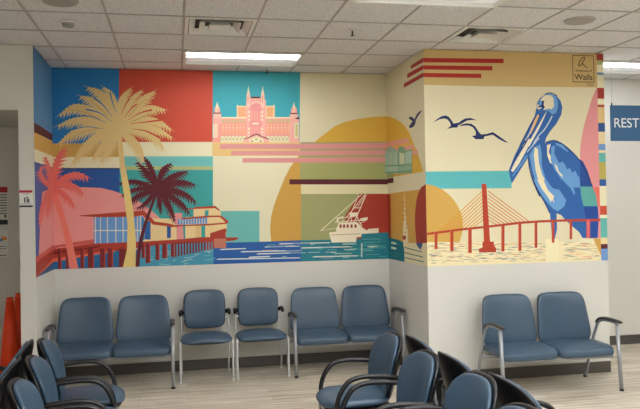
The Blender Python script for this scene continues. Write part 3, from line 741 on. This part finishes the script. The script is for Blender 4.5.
m = Motif('church_spire', 'thin white spire'); o = (375, 190); k = 5.11
R = random.Random(3)
m.stroke((238, 222, 178), [(150, 16), (152, 60), (154, 130)], .5, 1.3, o=o, k=k, sm=1); m.stroke((238, 222, 178), [(154, 130), (155, 200)], 1.4, 4.6, o=o, k=k, sm=1)
m.poly((238, 222, 178), [(144, 196), (168, 200), (172, 262), (166, 290), (146, 286)], o=o, k=k)
for i in range(16):
    x = 150+R.uniform(-8, 12); y = 60+i*11; m.poly((238, 222, 178) if i % 2 else (184, 70, 50), [(x, y), (x+5, y+1), (x+4, y+6), (x-1, y+5)], o=o, k=k)
m.poly((176, 60, 44), [(142, 236), (158, 232), (160, 252), (144, 254)], o=o, k=k)
m.done()
LAYER[0] = BASE
# --- small sun split by the corner
m = Motif('small_sun', 'small sun disc folded around the corner')
m.poly((168, 58, 46), [(430, 184), (425.9, 184), (421, 187.5), (418.3, 193.4), (416.6, 200), (415.6, 208), (415, 217), (415.3, 229), (416.5, 243), (432, 243)], only=['step'])
m.poly((208, 164, 80), [(420, 184), (426.6, 184.2), (431.5, 185), (436.5, 186.6), (443, 190), (448.6, 194.3), (453.5, 199.5), (457.4, 205.3), (460.4, 211.5), (462.3, 217.4), (463, 226.3), (462.4, 232), (460.7, 238), (459, 244), (420, 244)], only=['right'])
m.done()
m = Motif('aqua_band'); m.poly((92, 182, 184), [(421, 171.6), (511.6, 170.8), (511.6, 188.2), (421, 189)], only=['right'])
m.poly((208, 164, 80), [(424, 184), (431.5, 185), (436.5, 186.6), (443, 190), (424, 191)], only=['right']); m.done()
# --- pelican wall: header, stripes
m = Motif('tan_header'); m.poly((206, 176, 116), [(418, 40), (620, 40), (620, 87.6), (594, 87.4), (480, 86.2), (418, 84.6)], only=['right']); m.done()
m = Motif('red_stripe', 'three red stripes wrapping the corner'); c = (176, 44, 36)
for ya, yb, xr, xl, la, lb in ((58, 62.4, 503.6, 411, 65.6, 69), (65.4, 69.6, 492.4, 407.4, 73.8, 78.4), (73, 77.2, 481.2, 404, 83.6, 87.8)):
    m.poly(c, [(415, ya-.2), (xr, ya+.8), (xr, yb+.8), (415, yb-.2)], only=['right'])
    m.poly(c, [(430, ya-3), (422.8, ya), (xl, la), (xl, lb), (422.8, yb), (430, yb-3)], only=['step'])
m.done()
m = Motif('pink_arc', 'tall pink arc at the right end')
m.poly((224, 146, 146), [(597.5, 86), (592, 98), (588, 111.5), (584, 125), (581.6, 137), (580, 150), (579.6, 165), (580, 187), (590, 240), (620, 245), (620, 86)], only=['right'])
m.poly((226, 112, 96), [(588, 187), (612, 187), (612, 206.5), (588, 206.5)], only=['right'])
m.poly(CREAM, [(580, 239), (610, 238), (610, 275), (580, 275)], only=['right'])
m.done()
# --- pelican
m = Motif('pelican', 'big blue pelican'); PB, PM, PD = (46, 98, 166), (104, 156, 208), (24, 46, 104)
m.poly(PB, [(536.4, 108), (537.2, 102.5), (540, 98), (545, 94.4), (550.6, 93.1), (556.5, 96), (560.6, 101), (562.2, 107), (561.3, 114.5), (556.5, 123.5), (550, 131.5), (546, 138), (544.8, 143.5), (548, 141.6), (553, 140.6), (560, 142.6), (566, 146.3), (572, 152), (580, 161), (587.5, 175), (592.5, 187.5), (596, 196), (597.6, 205), (598.6, 220), (597.6, 238), (582.5, 238), (579, 232), (573, 227), (565, 219.6), (561, 215), (556.5, 213.4), (557, 229), (554, 242), (551.8, 240), (551.5, 232), (549.8, 213), (544, 202), (537.6, 192), (534, 185), (530.6, 171), (528.6, 162), (528, 157.5), (511.7, 183.6), (508.6, 171), (514.7, 155), (520, 144.5), (528.6, 127), (534.5, 116.5)])
S = (500, 86); s8 = 6.82; q = lambda c, pts: m.poly(c, pts, o=S, k=s8)
q(PM, [(262, 112), (290, 70), (320, 55), (350, 52), (382, 72), (396, 110), (394, 150), (384, 182), (358, 196), (330, 172), (270, 150)])
q((232, 220, 184), [(288, 78), (312, 62), (345, 62), (364, 82), (368, 140), (352, 158), (322, 154), (300, 166), (292, 140), (302, 104), (272, 100)])
q((232, 220, 184), [(250, 150), (258, 124), (270, 132), (286, 142), (268, 162)])
q(PD, [(286, 100), (302, 104), (296, 124), (306, 150), (290, 158), (282, 142), (256, 150), (264, 136), (284, 128)])
q((226, 184, 134), [(262, 192), (270, 208), (228, 300), (206, 334), (214, 286), (240, 216)])
q((230, 224, 200), [(322, 166), (302, 196), (244, 300), (198, 380), (178, 412), (200, 412), (262, 300), (302, 215)])
m.stroke((206, 216, 220), [(355, 205), (335, 245), (300, 300), (262, 340), (235, 380), (222, 412)], 1.3, .7, o=S, k=s8)
m.stroke(PD, [(246, 205), (195, 296), (152, 372), (132, 412)], 1.0, .9, o=S, k=s8); m.stroke(PD, [(275, 190), (240, 275), (190, 370), (165, 412)], .8, .8, o=S, k=s8)
q((214, 214, 196), [(232, 240), (200, 318), (168, 372), (148, 412), (158, 412), (186, 366), (212, 310)])
S = (500, 136)
q((230, 222, 190), [(195, 20), (222, 20), (130, 190), (88, 246), (74, 236), (100, 180)])
m.stroke(PD, [(172, 30), (110, 140), (66, 232)], 1.1, .9, o=S, k=s8); m.stroke(PD, [(188, 10), (150, 90), (120, 140)], .8, .5, o=S, k=s8)
m.stroke((206, 216, 220), [(266, 12), (200, 92), (182, 112)], 1.1, .5, o=S, k=s8); m.stroke(PM, [(184, 132), (130, 212), (84, 276)], 1.6, 1.0, o=S, k=s8)
q(PM, [(200, 132), (226, 84), (272, 56), (284, 120), (284, 200), (310, 290), (360, 360), (420, 412), (290, 412), (248, 334), (222, 240)])
q((232, 222, 184), [(236, 76), (258, 88), (264, 180), (286, 260), (322, 330), (352, 412), (304, 412), (262, 310), (242, 230), (230, 130)])
m.stroke(PD, [(192, 150), (200, 220), (222, 300), (246, 360), (270, 412)], .9, 1.0, o=S, k=s8)
q((232, 222, 184), [(320, 62), (346, 54), (332, 110), (352, 150), (346, 170), (364, 196), (340, 182), (322, 134)])
q(PM, [(350, 72), (376, 64), (368, 116), (409, 200), (430, 260), (409, 276), (372, 230), (345, 165)])
q((232, 222, 184), [(366, 186), (380, 200), (404, 240), (396, 250), (376, 224)])
S = (555, 130)
q(PM, [(-22, 190), (0, 205), (30, 226), (50, 214), (70, 240), (82, 270), (100, 258), (116, 290), (140, 278), (152, 310), (166, 322), (172, 392), (100, 392), (60, 350), (36, 330), (0, 270)])
q((232, 222, 184), [(-4, 228), (14, 248), (26, 282), (52, 310), (56, 324), (36, 310), (10, 276)])
q(PM, [(4, 88), (50, 100), (92, 146), (84, 150), (44, 122), (4, 100)])
q((34, 74, 146), [(172, 200), (190, 214), (222, 278), (256, 384), (172, 384)])
m.poly((94, 168, 158), [(580.2, 186.6), (592.2, 186.6), (595.8, 195), (597.6, 206.2), (583.5, 206.2), (581, 196)])
m.poly((34, 74, 150), [(583.5, 206.2), (597.6, 206.2), (598.6, 220), (597.6, 238), (590, 238), (586, 220)])
m.stroke(PD, [(545.5, 142.5), (553, 140.6), (560, 142.6), (570, 150), (580, 161), (587.5, 175), (592.5, 187)], 1.0, 1.0)
m.stroke(PD, [(545, 94), (551, 92.9), (557, 95.8)], .8, .8)
S = (520, 180); s4 = 4.54; q = lambda c, pts: m.poly(c, pts, o=S, k=s4)
q(PM, [(60, 0), (116, 0), (132, 26), (156, 40), (178, 44), (190, 62), (210, 92), (200, 120), (172, 142), (148, 130), (112, 88), (84, 46)])
q((236, 224, 186), [(78, 0), (106, 0), (126, 45), (156, 75), (150, 86), (156, 106), (144, 88), (140, 102), (130, 82), (100, 42)])
q(PM, [(216, 0), (230, 0), (250, 60), (246, 68), (232, 44)])
m.stroke(PD, [(60, 2), (84, 54), (112, 104), (134, 150)], .8, .8, o=S, k=s4)
m.done()
# --- bridge water, bridge
m = Motif('bridge_water', 'cream water with grey and coral ripples')
m.rect((236, 222, 176), 418, 242, 603.5, 285, only=['right'])
R = random.Random(11)
for i in range(420):
    x = R.uniform(424, 598); y = R.uniform(242.5, 263.5-(x-430)*.03)
    if 545 < x < 559: continue
    l = R.uniform(4, 14); c = R.choice([(112, 124, 134), (150, 142, 130), (222, 130, 100), (246, 238, 212), (118, 138, 146), (200, 150, 120), (180, 170, 140), (150, 142, 130)])
    x1 = min(x+l, 600); sl = R.uniform(-.1, .1)
    m.poly(c, [(x, y), ((x+x1)/2, y-.25+sl), (x1, y+sl), ((x+x1)/2, y+.25)], only=['right']); LAYER[0] -= .9
m.rect((238, 228, 184), 545.8, 239, 558.6, 270, only=['right'])
m.poly((206, 160, 76), [(593.2, 238.8), (604, 238.3), (604, 262), (602, 258)], only=['right'])
m.done()
m = Motif('cable_bridge', 'rust red cable stayed bridge')
for i in range(9):
    u = i/8; yt = 190+u*29; m.stroke((214, 146, 44), [(483.6, yt), (438+u*34, 232.2-u*3.6)], .85, sm=1); m.stroke((208, 124, 56), [(488, yt+1), (529-u*32, 221.5+u*3.4)], .85, sm=1)
D = [(420, 234.5), (428.6, 233.7), (445, 231.6), (460, 229.6), (475, 228), (490, 226.4), (505, 224.6), (520, 222.8), (540, 221.4), (560, 220.6), (580, 220.2), (602.6, 220)]
m.stroke(RUST, D, 2.3, 2.3, sm=1, only=['right'])
for x0, x1, ya, yb in ((434.4, 437.4, 232, 249), (450, 453.4, 230, 251), (468, 471.6, 228, 253), (501.2, 504.4, 224.6, 251.4), (518.2, 521.2, 222.6, 251), (534.4, 537.2, 221.4, 247.8), (551.6, 554.2, 220.6, 242.6), (569.4, 572, 220.2, 239.2)):
    m.rect(RUST, x0, ya, x1, yb); m.rect((214, 96, 66), x0, ya, x0+.8, yb)
m.rect((206, 92, 92), 586.2, 220, 590, 238.2); m.rect((226, 140, 140), 587.6, 222, 588.4, 238)
m.poly(RUST, [(481.6, 183.8), (486.2, 183.8), (490, 241.6), (493.8, 241.6), (493.8, 245), (496, 248.3), (496, 252.2), (478.8, 252.2), (478.8, 248.6), (482.4, 247.8), (482.4, 241.6), (483.8, 241.6)])
m.done()
# --- gulls
m = Motif('gull', 'navy gulls in flight'); o = (420, 100); k = 4.54
m.poly(NAVY, [(58, 103), (76, 88), (95, 75), (115, 70), (130, 76), (142, 92), (152, 107), (175, 103), (190, 92), (205, 84), (230, 82), (258, 92), (232, 91), (212, 94), (188, 108), (172, 116), (170, 125), (146, 126), (122, 132), (140, 117), (136, 102), (124, 88), (108, 84), (88, 88)], o=o, k=k)
m.poly(NAVY, [(176, 120), (192, 110), (212, 106), (232, 108), (250, 120), (264, 142), (276, 156), (300, 155), (330, 146), (345, 155), (372, 174), (400, 194), (384, 191), (356, 176), (330, 158), (292, 166), (288, 178), (252, 178), (236, 164), (253, 160), (252, 142), (240, 124), (222, 116), (200, 116)], o=o, k=k)
m.poly(NAVY, [(243, 307), (228, 314), (214, 330), (203, 354), (190, 342), (174, 342), (176, 352), (194, 364), (186, 374), (175, 390), (178, 400), (196, 394), (206, 380), (210, 358), (222, 336)], o=(375, 50), k=5.11)
m.done()
# --- colour strip down the end of the pelican wall
m = Motif('striped_edge', 'vertical strip of small colour blocks')
def zy(y):
    r = ray(604, y); t = (YP-CAM[1])/r[1]; return (CAM+r*t).z
LAYER[0] += 5
for c, a, b in (((166, 60, 48), 40, 60.5), ((172, 176, 122), 60.5, 65), (CREAM, 65, 72.5), ((104, 140, 170), 72.5, 75), (CREAM, 75, 88), ((170, 54, 42), 88, 98.8), (CREAM, 98.8, 104.8), ((176, 54, 42), 104.8, 107), ((224, 190, 130), 107, 123), ((44, 84, 140), 123, 131.8), ((230, 208, 160), 131.8, 144), ((112, 152, 206), 144, 150.3), ((230, 208, 160), 150.3, 152.8), ((100, 180, 172), 152.8, 162), ((184, 168, 84), 162, 179.3), ((46, 90, 158), 179.3, 186), (CREAM, 186, 205.8), ((196, 76, 52), 205.8, 214.8), (CREAM, 214.8, 218), ((100, 180, 172), 218, 237.7), ((232, 212, 160), 237.7, 244), ((92, 28, 40), 244, 248.7), ((112, 152, 206), 248.7, 285)):
    za, zb_ = min(H-.0005, zy(a)), max(ZB, zy(b)); y = YP-.0008-LAYER[0]*.00001
    m.face([V((XR-.078, y, zb_)), V((XR, y, zb_)), V((XR, y, za)), V((XR-.078, y, za))], c)
m.done()
# --- painter's plate on the header
LAYER[0] += 5
m = Motif('logo_panel', 'small outlined panel with a loop mark and lettering'); c = (70, 48, 34)
def hz(x, y):
    r = ray(x, y); t = (YP-CAM[1])/r[1]; p = CAM+r*t; p.y = YP-.0008-LAYER[0]*.00001; return p
a, b = hz(572, 54), hz(594.2, 82.6)
a.z = min(a.z, H-.02)
for x0, x1, z0, z1 in ((a.x, b.x, a.z-.007, a.z), (a.x, b.x, b.z, b.z+.007), (a.x, a.x+.007, b.z, a.z), (b.x-.007, b.x, b.z, a.z)):
    m.face([V((x0, a.y, z0)), V((x1, a.y, z0)), V((x1, a.y, z1)), V((x0, a.y, z1))], c)
m.stroke(c, [(582, 63.4), (580, 66), (578.4, 64.6), (580.6, 59.6), (584, 57.2), (584.6, 59), (582.4, 62.6), (584, 65.6), (587.2, 68)], .85, .85)
tb = bmesh.new(); W3 = (b.x-a.x)
add_text(tb, 'Wayward', (a.x+.03-MURAL.location.x, a.y-.0003, b.z+.105), W3-.06, .028, offset=.02)
add_text(tb, 'Walls', (a.x+.02-MURAL.location.x, a.y-.0003, b.z+.026), W3-.04, .060, offset=.012)
add_text(tb, '2025', (b.x-.085-MURAL.location.x, a.y-.0003, b.z-.036), .075, .022)
for v in tb.verts: v.co.z -= MURAL.location.z
lp = m.done(); lo = flat('lettering', tb, paint(c)); lo.parent = lp; lo['label'] = 'dark lettering'
# ---------------------------------------------------------------- things at the left wall
def notice(label, x0, y0, x1, y1, plane_y, bands, group=None):
    """paper sheet on a wall; bands = (colour, from, to) as fractions of the height"""
    def P(x, y):
        r = ray(x, y); t = (plane_y-CAM[1])/r[1]; return CAM+r*t
    A, B = P(x0, y0), P(x1, y1); X0, X1, Z1, Z0 = A.x, B.x, A.z, B.z
    t = thing('wall_notice', label, 'notice', ((X0+X1)/2, plane_y, Z0), group=group); w_, h = X1-X0, Z1-Z0
    bm = bmesh.new(); box(bm, (-w_/2, -.004, 0), (w_/2, -.0005, h)); flat('sheet', bm, mat('paper', (226, 224, 216), .5), t)
    for i, (c, f0, f1, m0, m1) in enumerate(bands):
        bm = bmesh.new(); quad(bm, [(-w_/2+w_*m0, -.0045-i*.0002, h*(1-f1)), (-w_/2+w_*m1, -.0045-i*.0002, h*(1-f1)), (-w_/2+w_*m1, -.0045-i*.0002, h*(1-f0)), (-w_/2+w_*m0, -.0045-i*.0002, h*(1-f0))])
        flat('printed_band', bm, paint(c), t)
dk = (70, 72, 76)
notice('small white notice with a red heading on the pillar beside the painted palms', 19.2, 190.4, 32.8, 207, YL,
       [((176, 40, 50), 0, .14, 0, 1), ((40, 42, 48), .9, 1, 0, 1), (dk, .42, .74, .36, .47), (dk, .36, .74, .55, .64), (dk, .5, .74, .66, .76), (dk, .8, .83, .1, .9), ((150, 60, 64), .2, .23, .25, .75)])
notice('tall posted notice with a red heading on the alcove wall, above the flyer', -6, 187, 8, 224.5, AY,
       [((176, 40, 50), 0, .15, 0, 1), ((50, 52, 58), .87, 1, 0, 1)] + [(dk, .2+i*.07, .225+i*.07, .35, .95) for i in range(8)] + [((60, 60, 64), .74, .82, .74, .9)])
notice('white flyer with orange and blue marks on the alcove wall, under the tall notice', -6, 230, 8, 257, AY,
       [((236, 150, 60), .25, .38, .55, .92), ((90, 140, 200), .32, .42, .42, .62), (dk, .6, .62, .4, .9), (dk, .68, .70, .4, .9), (dk, .92, .95, .3, .9)])
cone(-.55, -.3, 'tall orange traffic cone at the far left, standing in front of the alcove')
cone(-.545, .10, 'tall orange traffic cone half hidden behind the pillar edge, right of the other cone')
